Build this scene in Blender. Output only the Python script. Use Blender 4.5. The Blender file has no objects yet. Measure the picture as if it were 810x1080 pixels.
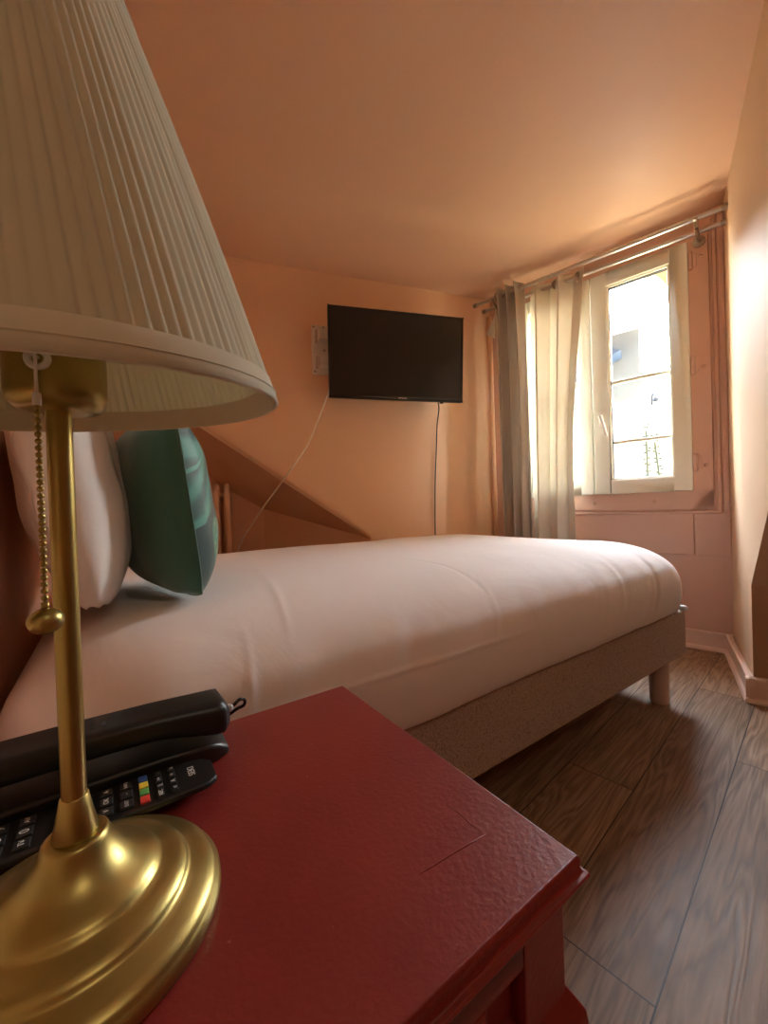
import bpy, bmesh, math, random
from mathutils import Vector, Matrix
random.seed(7)
C = bpy.context.scene.collection
sin, cos, pi = math.sin, math.cos, math.pi
V = Vector

# ------------------------------------------------------------------ frames
H_CEIL = 2.0
DV, NV = V((.8235, .5673, 0)), V((-.5673, .8235, 0))          # along the bed, across the bed
TA, TB = V((-.735, 2.03, 0)), V((.715, 2.543, 0))             # television wall
TD = (TB - TA).normalized(); TN = V((-TD.y, TD.x, 0))         # TN points into the wall
WL, WR = TB.copy(), V((1.545, 1.775, 0))                      # window wall
WD = (WR - WL).normalized(); WN = V((WD.y, -WD.x, 0)) * (1 if V((WD.y, -WD.x, 0)).dot(-WL) > 0 else -1)
RD = V((.57, .8216, 0)).normalized()                          # direction of the right cheek wall
KC = V((1.24, 1.352, 0))                                      # corner of the knee wall
KD = V((.86, -.51, 0)).normalized()

def bd(s, n, z=0.): return DV * s + NV * n + V((0, 0, z))
def tw(t, off, z=0.): return TA + TD * t + TN * off + V((0, 0, z))
def ww(t, off, z=0.): return WL + WD * t + WN * off + V((0, 0, z))

# ------------------------------------------------------------------ materials
def new_mat(name):
    m = bpy.data.materials.new(name); m.use_nodes = True
    nt = m.node_tree; b = nt.nodes['Principled BSDF']
    return m, nt, b
def nd(nt, t, **kw):
    n = nt.nodes.new(t)
    for k, v in kw.items():
        if k in n.inputs.keys(): n.inputs[k].default_value = v
        else: setattr(n, k, v)
    return n
def lk(nt, a, b): nt.links.new(a, b)
def bump(nt, b, h, strength=.2, dist=.002):
    n = nd(nt, 'ShaderNodeBump'); n.inputs['Strength'].default_value = strength; n.inputs['Distance'].default_value = dist
    lk(nt, h, n.inputs['Height']); lk(nt, n.outputs[0], b.inputs['Normal']); return n
def coords(nt, scale=(1, 1, 1), rot=(0, 0, 0), loc=(0, 0, 0), kind='Object'):
    tc = nd(nt, 'ShaderNodeTexCoord'); mp = nd(nt, 'ShaderNodeMapping')
    mp.inputs['Scale'].default_value = scale; mp.inputs['Rotation'].default_value = rot; mp.inputs['Location'].default_value = loc
    lk(nt, tc.outputs[kind], mp.inputs[0]); return mp.outputs[0]
def ramp(nt, fac, stops):
    r = nd(nt, 'ShaderNodeValToRGB'); el = r.color_ramp.elements
    while len(el) < len(stops): el.new(.5)
    for e, (p, c) in zip(el, stops): e.position = p; e.color = (*c, 1)
    lk(nt, fac, r.inputs[0]); return r.outputs[0]
def mth(nt, op, a, b=None, clamp=False):
    n = nd(nt, 'ShaderNodeMath'); n.operation = op; n.use_clamp = clamp
    for i, x in enumerate((a, b)):
        if x is None: continue
        if isinstance(x, (int, float)): n.inputs[i].default_value = x
        else: lk(nt, x, n.inputs[i])
    return n.outputs[0]
def mixc(nt, fac, a, b, blend='MIX'):
    n = nd(nt, 'ShaderNodeMixRGB'); n.blend_type = blend
    for i, x in enumerate((fac, a, b)):
        if isinstance(x, (int, float)): n.inputs[i].default_value = x
        elif isinstance(x, tuple): n.inputs[i].default_value = (*x, 1)
        else: lk(nt, x, n.inputs[i])
    return n.outputs[0]

def plain(name, col, rough=.5, metal=0., noise=0., nscale=40., bstr=0., bscale=60., spec=.5, bdist=.001):
    m, nt, b = new_mat(name)
    b.inputs['Base Color'].default_value = (*col, 1); b.inputs['Roughness'].default_value = rough
    b.inputs['Metallic'].default_value = metal; b.inputs['Specular IOR Level'].default_value = spec
    if noise or bstr:
        co = coords(nt)
    if noise:
        t = nd(nt, 'ShaderNodeTexNoise'); t.inputs['Scale'].default_value = nscale; t.inputs['Detail'].default_value = 4
        lk(nt, co, t.inputs[0])
        c = mixc(nt, t.outputs['Fac'], tuple(x * (1 - noise) for x in col), tuple(min(1, x * (1 + noise)) for x in col))
        lk(nt, c, b.inputs['Base Color'])
    if bstr:
        t2 = nd(nt, 'ShaderNodeTexNoise'); t2.inputs['Scale'].default_value = bscale; t2.inputs['Detail'].default_value = 5
        lk(nt, co, t2.inputs[0]); bump(nt, b, t2.outputs['Fac'], bstr, bdist)
    return m

M = {}
M['wall'] = plain('peach_wall_paint', (.85, .56, .345), .45, noise=.05, nscale=3, bstr=.35, bscale=14, spec=.45, bdist=.004)
M['ceiling'] = plain('peach_ceiling_paint', (.80, .525, .345), .42, noise=.03, nscale=2, bstr=.3, bscale=5, spec=.5, bdist=.006)
M['cheek'] = plain('peach_gloss_wall_paint', (.76, .545, .36), .6, noise=.04, nscale=3, bstr=.3, bscale=12, spec=.35, bdist=.004)
M['trim'] = plain('pink_peach_wood_paint', (.68, .44, .335), .4, noise=.04, nscale=6, bstr=.15, bscale=30)
M['baseboard'] = plain('pink_peach_baseboard_paint', (.83, .62, .51), .4, bstr=.1, bscale=40)
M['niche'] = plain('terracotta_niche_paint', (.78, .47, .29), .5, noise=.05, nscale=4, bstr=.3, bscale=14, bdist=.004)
M['slope'] = plain('shaded_slope_paint', (.74, .46, .29), .5, noise=.08, nscale=6, bstr=.3, bscale=14)  # wall peach turned browner, the slope's shade is put into the colour
M['rad'] = plain('radiator_paint', (.80, .54, .36), .35)
M['pvc'] = plain('white_window_paint', (.84, .85, .74), .35, noise=.02, nscale=10)
M['pvc_white'] = plain('white_plastic', (.86, .85, .82), .35)
M['steel'] = plain('brushed_steel', (.62, .58, .53), .28, 1.)
M['dark_steel'] = plain('bronze_steel', (.42, .36, .29), .32, 1.)
M['black'] = plain('black_plastic', (.012, .012, .012), .38, bstr=.15, bscale=900, bdist=.0003)
M['black_gloss'] = plain('black_gloss_plastic', (.008, .008, .008), .16)
M['key'] = plain('key_rubber', (.018, .018, .018), .5)
M['screen'] = plain('television_screen', (.010, .009, .008), .28, spec=.6)
M['bezel'] = plain('television_bezel', (.010, .010, .010), .3)
M['bracket'] = plain('bracket_white_steel', (.82, .78, .70), .35)
M['white_mark'] = plain('white_print', (.85, .85, .82), .5)
for n_, c_ in dict(red=(.75, .06, .05), green=(.12, .42, .10), yellow=(.80, .62, .06), blue=(.05, .14, .50)).items():
    M['key_' + n_] = plain('key_' + n_, c_, .4)
M['cord_white'] = plain('white_cord', (.90, .84, .72), .45)
M['leg_wood'] = plain('bed_leg_paint', (.62, .46, .38), .4, noise=.1, nscale=12)
M['headboard'] = plain('terracotta_upholstery', (.78, .46, .31), .6, noise=.06, nscale=12, bstr=.25, bscale=300, bdist=.0006)
M['grey_plastic'] = plain('grey_plastic', (.55, .55, .55), .4)
M['stone'] = plain('grey_stone', (.13, .135, .13), .8, noise=.35, nscale=3, bstr=.4, bscale=5, bdist=.03)
M['render'] = plain('white_render', (.86, .84, .78), .8, noise=.04, nscale=2)
M['slate'] = plain('blue_slate', (.035, .06, .10), .6, noise=.2, nscale=4)
M['arch'] = plain('yellow_limestone', (.62, .50, .26), .8, noise=.1, nscale=8)
M['leaf'] = plain('vine_leaf', (.05, .09, .06), .6, noise=.3, nscale=8)
M['bulb'] = plain('frosted_bulb', (.88, .86, .80), .3)

def fabric(name, col, rough=.85, wr=.25, wscale=5., weave=1400., trans=0., wdist=.006, sheen=.2):
    m, nt, b = new_mat(name)
    b.inputs['Base Color'].default_value = (*col, 1); b.inputs['Roughness'].default_value = rough
    b.inputs['Sheen Weight'].default_value = sheen; b.inputs['Specular IOR Level'].default_value = .2
    co = coords(nt)
    a = nd(nt, 'ShaderNodeTexNoise'); a.inputs['Scale'].default_value = wscale; a.inputs['Detail'].default_value = 6; a.inputs['Distortion'].default_value = .8
    lk(nt, co, a.inputs[0])
    w = nd(nt, 'ShaderNodeTexNoise'); w.inputs['Scale'].default_value = weave; w.inputs['Detail'].default_value = 1
    lk(nt, co, w.inputs[0])
    h = mth(nt, 'ADD', a.outputs['Fac'], mth(nt, 'MULTIPLY', w.outputs['Fac'], .04))
    bump(nt, b, h, wr, wdist)
    if trans:
        out = nt.nodes['Material Output']; tr = nd(nt, 'ShaderNodeBsdfTranslucent'); tr.inputs[0].default_value = (*col, 1)
        mx = nd(nt, 'ShaderNodeMixShader'); mx.inputs[0].default_value = trans
        lk(nt, b.outputs[0], mx.inputs[1]); lk(nt, tr.outputs[0], mx.inputs[2]); lk(nt, mx.outputs[0], out.inputs[0])
    return m
M['sheet'] = fabric('white_bed_linen', (.90, .86, .84), wr=.35, wscale=7, wdist=.008)
M['pillow'] = fabric('white_pillow_cotton', (.88, .86, .83), wr=.4, wscale=9, wdist=.010)
M['green'] = fabric('dark_green_satin', (.05, .15, .105), rough=.5, wr=.25, wscale=9, wdist=.006, sheen=.35)
M['grey_curtain'] = fabric('grey_curtain_cloth', (.58, .52, .44), wr=.15, wscale=14, trans=.25, wdist=.003)
M['white_curtain'] = fabric('ivory_curtain_cloth', (.84, .80, .70), wr=.12, wscale=12, trans=.22, wdist=.003)
M['shade'] = fabric('ivory_pleated_cloth', (.78, .75, .58), wr=.05, wscale=30, trans=.34, wdist=.001)
M['shade_trim'] = fabric('ivory_band_cloth', (.74, .69, .52), wr=.12, wscale=120, trans=.1, wdist=.0008)

def make_base_fabric():
    m, nt, b = new_mat('beige_woven_base_cloth')
    co = coords(nt)
    ch = nd(nt, 'ShaderNodeTexVoronoi'); ch.inputs['Scale'].default_value = 260; lk(nt, co, ch.inputs[0])
    c = ramp(nt, ch.outputs['Distance'], [(0., (.60, .48, .38)), (.55, (.44, .35, .275)), (1., (.28, .22, .17))])
    lk(nt, c, b.inputs['Base Color']); b.inputs['Roughness'].default_value = .85
    bump(nt, b, ch.outputs['Distance'], .5, -.002); return m
M['base'] = make_base_fabric()

def make_brass():
    m, nt, b = new_mat('brushed_brass')
    b.inputs['Metallic'].default_value = 1.; b.inputs['Roughness'].default_value = .3
    co = coords(nt, scale=(1, 1, 1))
    a = nd(nt, 'ShaderNodeTexNoise'); a.inputs['Scale'].default_value = 30; a.inputs['Detail'].default_value = 3; lk(nt, co, a.inputs[0])
    c = ramp(nt, a.outputs['Fac'], [(.3, (.40, .315, .105)), (.7, (.46, .365, .13))]); lk(nt, c, b.inputs['Base Color'])
    r = mth(nt, 'ADD', mth(nt, 'MULTIPLY', a.outputs['Fac'], .12), .30); lk(nt, r, b.inputs['Roughness'])
    g = nd(nt, 'ShaderNodeTexNoise'); g.inputs['Scale'].default_value = 500; lk(nt, co, g.inputs[0])
    bump(nt, b, g.outputs['Fac'], .06, .0005); return m
M['brass'] = make_brass()

def make_red():
    m, nt, b = new_mat('red_painted_wood')
    co = coords(nt)
    a = nd(nt, 'ShaderNodeTexNoise'); a.inputs['Scale'].default_value = 9; a.inputs['Detail'].default_value = 5; lk(nt, co, a.inputs[0])
    c = ramp(nt, a.outputs['Fac'], [(.3, (.205, .020, .017)), (.7, (.26, .031, .025))])
    sp = nd(nt, 'ShaderNodeTexNoise'); sp.inputs['Scale'].default_value = 120; sp.inputs['Detail'].default_value = 2; lk(nt, co, sp.inputs[0])
    k = ramp(nt, sp.outputs['Fac'], [(.76, (0, 0, 0)), (.79, (1, 1, 1))])
    c2 = mixc(nt, mth(nt, 'MULTIPLY', k, .5), c, (.5, .22, .16)); lk(nt, c2, b.inputs['Base Color'])
    b.inputs['Roughness'].default_value = .36; b.inputs['Specular IOR Level'].default_value = .5
    g = nd(nt, 'ShaderNodeTexNoise'); g.inputs['Scale'].default_value = 260; g.inputs['Detail'].default_value = 4; lk(nt, co, g.inputs[0])
    bump(nt, b, g.outputs['Fac'], .28, .0012); return m
M['red'] = make_red()

def make_floor():
    m, nt, b = new_mat('laminate_oak_planks')
    ux, uy = .741, .671
    tc = nd(nt, 'ShaderNodeTexCoord'); sx = nd(nt, 'ShaderNodeSeparateXYZ'); lk(nt, tc.outputs['Object'], sx.inputs[0])
    X, Y = sx.outputs[0], sx.outputs[1]
    u = mth(nt, 'ADD', mth(nt, 'MULTIPLY', X, ux), mth(nt, 'MULTIPLY', Y, uy))
    v = mth(nt, 'SUBTRACT', mth(nt, 'MULTIPLY', X, uy), mth(nt, 'MULTIPLY', Y, ux))
    pw = .153
    r = mth(nt, 'DIVIDE', mth(nt, 'ADD', v, .166 + pw * 40), pw)
    rid = mth(nt, 'FLOOR', r); rf = mth(nt, 'FRACT', r)
    off = mth(nt, 'FRACT', mth(nt, 'MULTIPLY', rid, .37))           # row shift
    L = 1.2
    q = mth(nt, 'ADD', mth(nt, 'DIVIDE', mth(nt, 'ADD', u, 12 - .625), L), mth(nt, 'SUBTRACT', off, .43))
    qid = mth(nt, 'FLOOR', q); qf = mth(nt, 'FRACT', q)
    wn = nd(nt, 'ShaderNodeTexWhiteNoise'); wn.noise_dimensions = '2D'
    cb = nd(nt, 'ShaderNodeCombineXYZ'); lk(nt, rid, cb.inputs[0]); lk(nt, qid, cb.inputs[1]); lk(nt, cb.outputs[0], wn.inputs['Vector'])
    rnd = wn.outputs['Value']
    gv = nd(nt, 'ShaderNodeCombineXYZ')
    lk(nt, mth(nt, 'ADD', mth(nt, 'MULTIPLY', u, .75), mth(nt, 'MULTIPLY', rnd, 30)), gv.inputs[0]); lk(nt, mth(nt, 'MULTIPLY', v, 9.), gv.inputs[1]); lk(nt, mth(nt, 'MULTIPLY', rnd, 17), gv.inputs[2])
    n1 = nd(nt, 'ShaderNodeTexNoise'); n1.inputs['Scale'].default_value = 1.6; n1.inputs['Detail'].default_value = 3; n1.inputs['Distortion'].default_value = .5; lk(nt, gv.outputs[0], n1.inputs[0])
    rings = mth(nt, 'FRACT', mth(nt, 'MULTIPLY', n1.outputs['Fac'], 14.))
    rings = mth(nt, 'ABSOLUTE', mth(nt, 'SUBTRACT', mth(nt, 'MULTIPLY', rings, 2.), 1.))
    fv = nd(nt, 'ShaderNodeCombineXYZ')
    lk(nt, mth(nt, 'MULTIPLY', u, 9.), fv.inputs[0]); lk(nt, mth(nt, 'MULTIPLY', v, 190.), fv.inputs[1]); lk(nt, mth(nt, 'MULTIPLY', rnd, 9), fv.inputs[2])
    n2 = nd(nt, 'ShaderNodeTexNoise'); n2.inputs['Scale'].default_value = 1.; n2.inputs['Detail'].default_value = 4; lk(nt, fv.outputs[0], n2.inputs[0])
    g = mth(nt, 'ADD', mth(nt, 'MULTIPLY', rings, .34), mth(nt, 'MULTIPLY', n2.outputs['Fac'], .66))
    c = ramp(nt, g, [(.2, (.15, .088, .049)), (.5, (.285, .176, .102)), (.8, (.42, .28, .175))])
    tint = mth(nt, 'ADD', mth(nt, 'MULTIPLY', rnd, .35), .82)
    c = mixc(nt, 1., c, nd(nt, 'ShaderNodeCombineXYZ').outputs[0], 'MULTIPLY') if False else c
    hs = nd(nt, 'ShaderNodeHueSaturation'); lk(nt, tint, hs.inputs['Value']); lk(nt, c, hs.inputs['Color'])
    d1 = mth(nt, 'MINIMUM', rf, mth(nt, 'SUBTRACT', 1., rf)); d1 = mth(nt, 'MULTIPLY', d1, pw)
    d2 = mth(nt, 'MINIMUM', qf, mth(nt, 'SUBTRACT', 1., qf)); d2 = mth(nt, 'MULTIPLY', d2, L)
    dd = mth(nt, 'MINIMUM', d1, d2)
    line = mth(nt, 'LESS_THAN', dd, .0011)
    lk(nt, mixc(nt, line, hs.outputs[0], (.02, .013, .009)), b.inputs['Base Color'])
    b.inputs['Specular IOR Level'].default_value = .32
    lk(nt, mth(nt, 'ADD', mth(nt, 'MULTIPLY', n2.outputs['Fac'], .2), .38), b.inputs['Roughness'])
    gr = mth(nt, 'SUBTRACT', g, mth(nt, 'MULTIPLY', line, 2.))
    bump(nt, b, gr, .35, .0012); return m
M['floor'] = make_floor()

def make_leafcloth():
    m, nt, b = new_mat('leaf_print_satin')
    tc = nd(nt, 'ShaderNodeTexCoord'); uv = tc.outputs['UV']
    sx = nd(nt, 'ShaderNodeSeparateXYZ'); lk(nt, uv, sx.inputs[0]); U, W = mth(nt, 'MULTIPLY', sx.outputs[0], 3.4), sx.outputs[1]
    # big leaf: midrib rising to the right, lobes streaming away from it
    rib = mth(nt, 'SUBTRACT', W, mth(nt, 'ADD', mth(nt, 'MULTIPLY', U, .34), .66))
    arib = mth(nt, 'ABSOLUTE', rib)
    ns = nd(nt, 'ShaderNodeTexNoise'); ns.inputs['Scale'].default_value = 5; ns.inputs['Detail'].default_value = 3; lk(nt, uv, ns.inputs[0])
    str_ = mth(nt, 'ADD', mth(nt, 'MULTIPLY', U, 14.), mth(nt, 'ADD', mth(nt, 'MULTIPLY', arib, 34.), mth(nt, 'MULTIPLY', ns.outputs['Fac'], 7.)))
    st = mth(nt, 'MULTIPLY', mth(nt, 'ADD', mth(nt, 'SINE', str_), 1.), .5)
    c = ramp(nt, st, [(.1, (.012, .095, .075)), (.45, (.022, .19, .145)), (.9, (.06, .33, .25))])
    body = mth(nt, 'LESS_THAN', arib, mth(nt, 'ADD', .22, mth(nt, 'MULTIPLY', ns.outputs['Fac'], .16)))
    c = mixc(nt, body, (.010, .060, .055), c)
    c = mixc(nt, mth(nt, 'LESS_THAN', arib, .012), c, (.10, .42, .32))
    # small heart leaf with pale dashes
    for (cx, cy, rx, ry) in ((.36, .27, .17, .13), (.74, .50, .15, .13), (1.6, .30, .2, .14)):
        du = mth(nt, 'DIVIDE', mth(nt, 'SUBTRACT', U, cx), rx); dv = mth(nt, 'DIVIDE', mth(nt, 'SUBTRACT', W, cy), ry)
        dist = mth(nt, 'ADD', mth(nt, 'MULTIPLY', du, du), mth(nt, 'MULTIPLY', dv, dv))
        dist = mth(nt, 'ADD', dist, mth(nt, 'MULTIPLY', mth(nt, 'ABSOLUTE', du), mth(nt, 'MULTIPLY', dv, -.55)))
        mk = mth(nt, 'LESS_THAN', dist, 1.)
        c = mixc(nt, mk, c, (.07, .30, .19))
        vo = nd(nt, 'ShaderNodeTexVoronoi'); vo.inputs['Scale'].default_value = 1.
        mp = nd(nt, 'ShaderNodeMapping'); mp.inputs['Scale'].default_value = (34, 22, 1); mp.inputs['Rotation'].default_value = (0, 0, .5); cbv = nd(nt, 'ShaderNodeCombineXYZ'); lk(nt, U, cbv.inputs[0]); lk(nt, W, cbv.inputs[1]); lk(nt, cbv.outputs[0], mp.inputs[0]); lk(nt, mp.outputs[0], vo.inputs[0])
        dash = mth(nt, 'MULTIPLY', mth(nt, 'LESS_THAN', vo.outputs['Distance'], .26), mth(nt, 'LESS_THAN', dist, .75))
        c = mixc(nt, dash, c, (.62, .72, .55))
    lk(nt, c, b.inputs['Base Color']); b.inputs['Roughness'].default_value = .5; b.inputs['Sheen Weight'].default_value = .3
    a = nd(nt, 'ShaderNodeTexNoise'); a.inputs['Scale'].default_value = 12; a.inputs['Detail'].default_value = 5; lk(nt, tc.outputs['Object'], a.inputs[0])
    bump(nt, b, a.outputs['Fac'], .3, .006); return m
M['leafcloth'] = make_leafcloth()

def make_glass():
    m, nt, b = new_mat('window_glass')
    out = nt.nodes['Material Output']; nt.nodes.remove(b)
    t = nd(nt, 'ShaderNodeBsdfTransparent'); t.inputs[0].default_value = (.97, .985, .98, 1)
    g = nd(nt, 'ShaderNodeBsdfGlossy'); g.inputs['Roughness'].default_value = .02
    mx = nd(nt, 'ShaderNodeMixShader'); mx.inputs[0].default_value = .05
    lk(nt, t.outputs[0], mx.inputs[1]); lk(nt, g.outputs[0], mx.inputs[2]); lk(nt, mx.outputs[0], out.inputs[0]); return m
M['glass'] = make_glass()

# ------------------------------------------------------------------ mesh helpers
def ring_bm(): return bmesh.new()
def add_hexa(bm, P):
    """P: eight corners, bottom four then top four (same winding)."""
    v = [bm.verts.new(p) for p in P]
    for f in ((3, 2, 1, 0), (4, 5, 6, 7), (0, 1, 5, 4), (1, 2, 6, 5), (2, 3, 7, 6), (3, 0, 4, 7)):
        bm.faces.new([v[i] for i in f])
def box_f(bm, fr, a0, a1, o0, o1, z0, z1):
    """box in one of the frames fr(a, o, z)"""
    add_hexa(bm, [fr(a0, o0, z0), fr(a1, o0, z0), fr(a1, o1, z0), fr(a0, o1, z0), fr(a0, o0, z1), fr(a1, o0, z1), fr(a1, o1, z1), fr(a0, o1, z1)])
def add_tube(bm, pts, r, seg=12, closed=False, cap=True):
    pts = [V(p) for p in pts]; n = len(pts)
    rs = r if isinstance(r, (list, tuple)) else [r] * n
    rings = []; prev = None
    for i, p in enumerate(pts):
        if closed: t = (pts[(i + 1) % n] - pts[i - 1]).normalized()
        else: t = (pts[min(i + 1, n - 1)] - pts[max(i - 1, 0)]).normalized()
        if prev is None:
            up = V((0, 0, 1)) if abs(t.z) < .9 else V((1, 0, 0)); x = t.cross(up).normalized()
        else:
            x = (prev - t * prev.dot(t)).normalized()
        prev = x; y = t.cross(x)
        rings.append([bm.verts.new(p + (x * cos(2 * pi * k / seg) + y * sin(2 * pi * k / seg)) * rs[i]) for k in range(seg)])
    m = n if closed else n - 1
    for i in range(m):
        a, b = rings[i], rings[(i + 1) % n]
        for k in range(seg): bm.faces.new((a[k], a[(k + 1) % seg], b[(k + 1) % seg], b[k]))
    if cap and not closed:
        bm.faces.new(list(reversed(rings[0]))); bm.faces.new(rings[-1])
def add_lathe(bm, base, prof, seg=96, axis=None, mod=None):
    """prof: list of (r, z); closed at r==0"""
    base = V(base); ax = V(axis).normalized() if axis is not None else V((0, 0, 1))
    x = ax.cross(V((0, 1, 0)) if abs(ax.y) < .9 else V((1, 0, 0))).normalized(); y = ax.cross(x)
    rings = []
    for r, z in prof:
        if r < 1e-7: rings.append([bm.verts.new(base + ax * z)])
        else: rings.append([bm.verts.new(base + ax * z + (x * cos(2 * pi * k / seg) + y * sin(2 * pi * k / seg)) * (r + (mod(k, r, z) if mod else 0))) for k in range(seg)])
    for a, b in zip(rings, rings[1:]):
        if len(a) == 1 and len(b) == 1: continue
        for k in range(seg):
            k2 = (k + 1) % seg
            if len(a) == 1: bm.faces.new((a[0], b[k2], b[k]))
            elif len(b) == 1: bm.faces.new((a[k], a[k2], b[0]))
            else: bm.faces.new((a[k], a[k2], b[k2], b[k]))
def add_sphere(bm, c, r, u=16, v=10, sc=(1, 1, 1)):
    bmesh.ops.create_uvsphere(bm, u_segments=u, v_segments=v, radius=r, matrix=Matrix.Translation(V(c)) @ Matrix.Diagonal((*sc, 1)))
def add_prism(bm, poly, vec):
    a = [bm.verts.new(V(p)) for p in poly]; b = [bm.verts.new(V(p) + V(vec)) for p in poly]
    bm.faces.new(a); bm.faces.new(list(reversed(b))); n = len(a)
    for i in range(n): bm.faces.new((a[i], b[i], b[(i + 1) % n], a[(i + 1) % n]))
def smooth_path(pts, n=8):
    pts = [V(p) for p in pts]; out = []
    for i in range(len(pts) - 1):
        p0, p1, p2, p3 = pts[max(i - 1, 0)], pts[i], pts[i + 1], pts[min(i + 2, len(pts) - 1)]
        for k in range(n):
            t = k / n
            out.append(.5 * ((2 * p1) + (p2 - p0) * t + (2 * p0 - 5 * p1 + 4 * p2 - p3) * t * t + (3 * p1 - p0 - 3 * p2 + p3) * t ** 3))
    out.append(pts[-1]); return out

def root_loc(p):
    while p.parent: p = p.parent
    return p.location
def obj(name, bm, mat, parent=None, smooth=False, bevel=0., bseg=2, solid=0., subsurf=0, origin=None):
    bmesh.ops.remove_doubles(bm, verts=bm.verts, dist=1e-6)
    bmesh.ops.recalc_face_normals(bm, faces=bm.faces)
    me = bpy.data.meshes.new(name)
    if parent: off = root_loc(parent).copy()
    elif origin is not None: off = V(origin)
    else:
        xs = [v.co for v in bm.verts]
        off = V(((min(c.x for c in xs) + max(c.x for c in xs)) / 2, (min(c.y for c in xs) + max(c.y for c in xs)) / 2, min(c.z for c in xs)))
    for v in bm.verts: v.co -= off
    bm.to_mesh(me); bm.free()
    o = bpy.data.objects.new(name, me); C.objects.link(o)
    if parent: o.parent = parent
    else: o.location = off
    me.materials.append(mat)
    if smooth:
        for p in me.polygons: p.use_smooth = True
    if solid:
        md = o.modifiers.new('solid', 'SOLIDIFY'); md.thickness = solid; md.offset = 0
    if bevel:
        md = o.modifiers.new('bevel', 'BEVEL'); md.width = bevel; md.segments = bseg; md.limit_method = 'ANGLE'; md.angle_limit = math.radians(35)
        for p in me.polygons: p.use_smooth = True
        w = o.modifiers.new('wn', 'WEIGHTED_NORMAL'); w.keep_sharp = True
    if subsurf:
        md = o.modifiers.new('sub', 'SUBSURF'); md.levels = md.render_levels = subsurf
    return o
def tag(o, label, cat, group=None):
    o['label'] = label; o['category'] = cat
    if group: o['group'] = group
    return o
def thing(name, label, cat, loc, group=None):
    o = bpy.data.objects.new(name, None); C.objects.link(o); o.location = V(loc); o.empty_display_size = .05
    return tag(o, label, cat, group)
def struct(name, bm, mat, parent=None, **kw):
    o = obj(name, bm, mat, parent, **kw)
    if not parent: o['kind'] = 'structure'
    return o
def poly_slab(name, pts, vec, mat, **kw):
    bm = bmesh.new(); add_prism(bm, pts, vec); return struct(name, bm, mat, **kw)
def text(name, body, size, mat, parent, P, xdir, ydir, extrude=.0002, align='CENTER'):
    cu = bpy.data.curves.new(name, 'FONT'); cu.body = body; cu.size = size; cu.extrude = extrude; cu.resolution_u = 3
    cu.align_x = align; cu.align_y = 'CENTER'
    tmp = bpy.data.objects.new(name + '_outline', cu); C.objects.link(tmp); bpy.context.view_layer.update()
    me = bpy.data.meshes.new_from_object(tmp.evaluated_get(bpy.context.evaluated_depsgraph_get())); bpy.data.objects.remove(tmp); bpy.data.curves.remove(cu)
    x = V(xdir).normalized(); y = V(ydir).normalized(); z = x.cross(y)
    m = Matrix((x, y, z)).transposed().to_4x4(); m.translation = V(P) - root_loc(parent)
    me.transform(m); me.materials.clear(); me.materials.append(mat); me.name = name
    o = bpy.data.objects.new(name, me); C.objects.link(o); o.parent = parent; return o

# ------------------------------------------------------------------ room shell
Z = V((0, 0, 1))
HBS = -.215                                                   # plane of the wall behind the headboard
def hb_tv():                                                  # corner of headboard wall and television wall
    a = DV * HBS; d = TA - a; det = NV.x * (-TD.y) + TD.x * NV.y
    n = (d.x * (-TD.y) + TD.x * d.y) / det; return a + NV * n
C1 = hb_tv(); t_left = (C1 - TA).dot(TD)
C4 = bd(HBS, -1.9); K2 = KC + KD * 1.9; K3 = K2 - RD * 2.4
room = [C1, WL, WR, KC, K2, K3, C4]
cen = V((.3, .9, 0))
out = [p + (p - cen).normalized() * .5 for p in room]
poly_slab('floor', [p for p in [C1 + TN * .6 - TD * .3, WL + TN * .4, WR + RD * .4 + WD * .3, KC + KD * .2 + RD * .2, K2 + KD * .15 + RD * .2, K3 + KD * .2 - RD * .2, C4 - RD * .2 - KD * .1, bd(HBS - .15, .3)]], -Z * .08, M['floor'], origin=(0, 0, 0))
poly_slab('ceiling', [p + Z * H_CEIL for p in [C1 + TN * .6 - TD * .3, WL + TN * .4, WR + RD * .4 + WD * .3, KC + KD * .2 + RD * .2, K2 + KD * .15 + RD * .2, K3 + KD * .2 - RD * .2, C4 - RD * .2 - KD * .1, bd(HBS - .15, .3)]], Z * .1, M['ceiling'], origin=(0, 0, 0))

# television wall with the slanted opening at its lower left
S1t, S1z, S2t, S2z = -.153, 1.126, .695, .530
slope = (S2z - S1z) / (S2t - S1t)
zl = S1z + slope * (t_left - S1t)
LT = TB - TA; t_end = LT.length
bm = bmesh.new()
add_prism(bm, [tw(t_left - .02, 0, H_CEIL), tw(t_left - .02, 0, zl), tw(S2t, 0, S2z), tw(S2t, 0, 0), tw(t_end + .1, 0, 0), tw(t_end + .1, 0, H_CEIL)], TN * .03)
struct('wall_television', bm, M['wall'], origin=(0, 0, 0))
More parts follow.
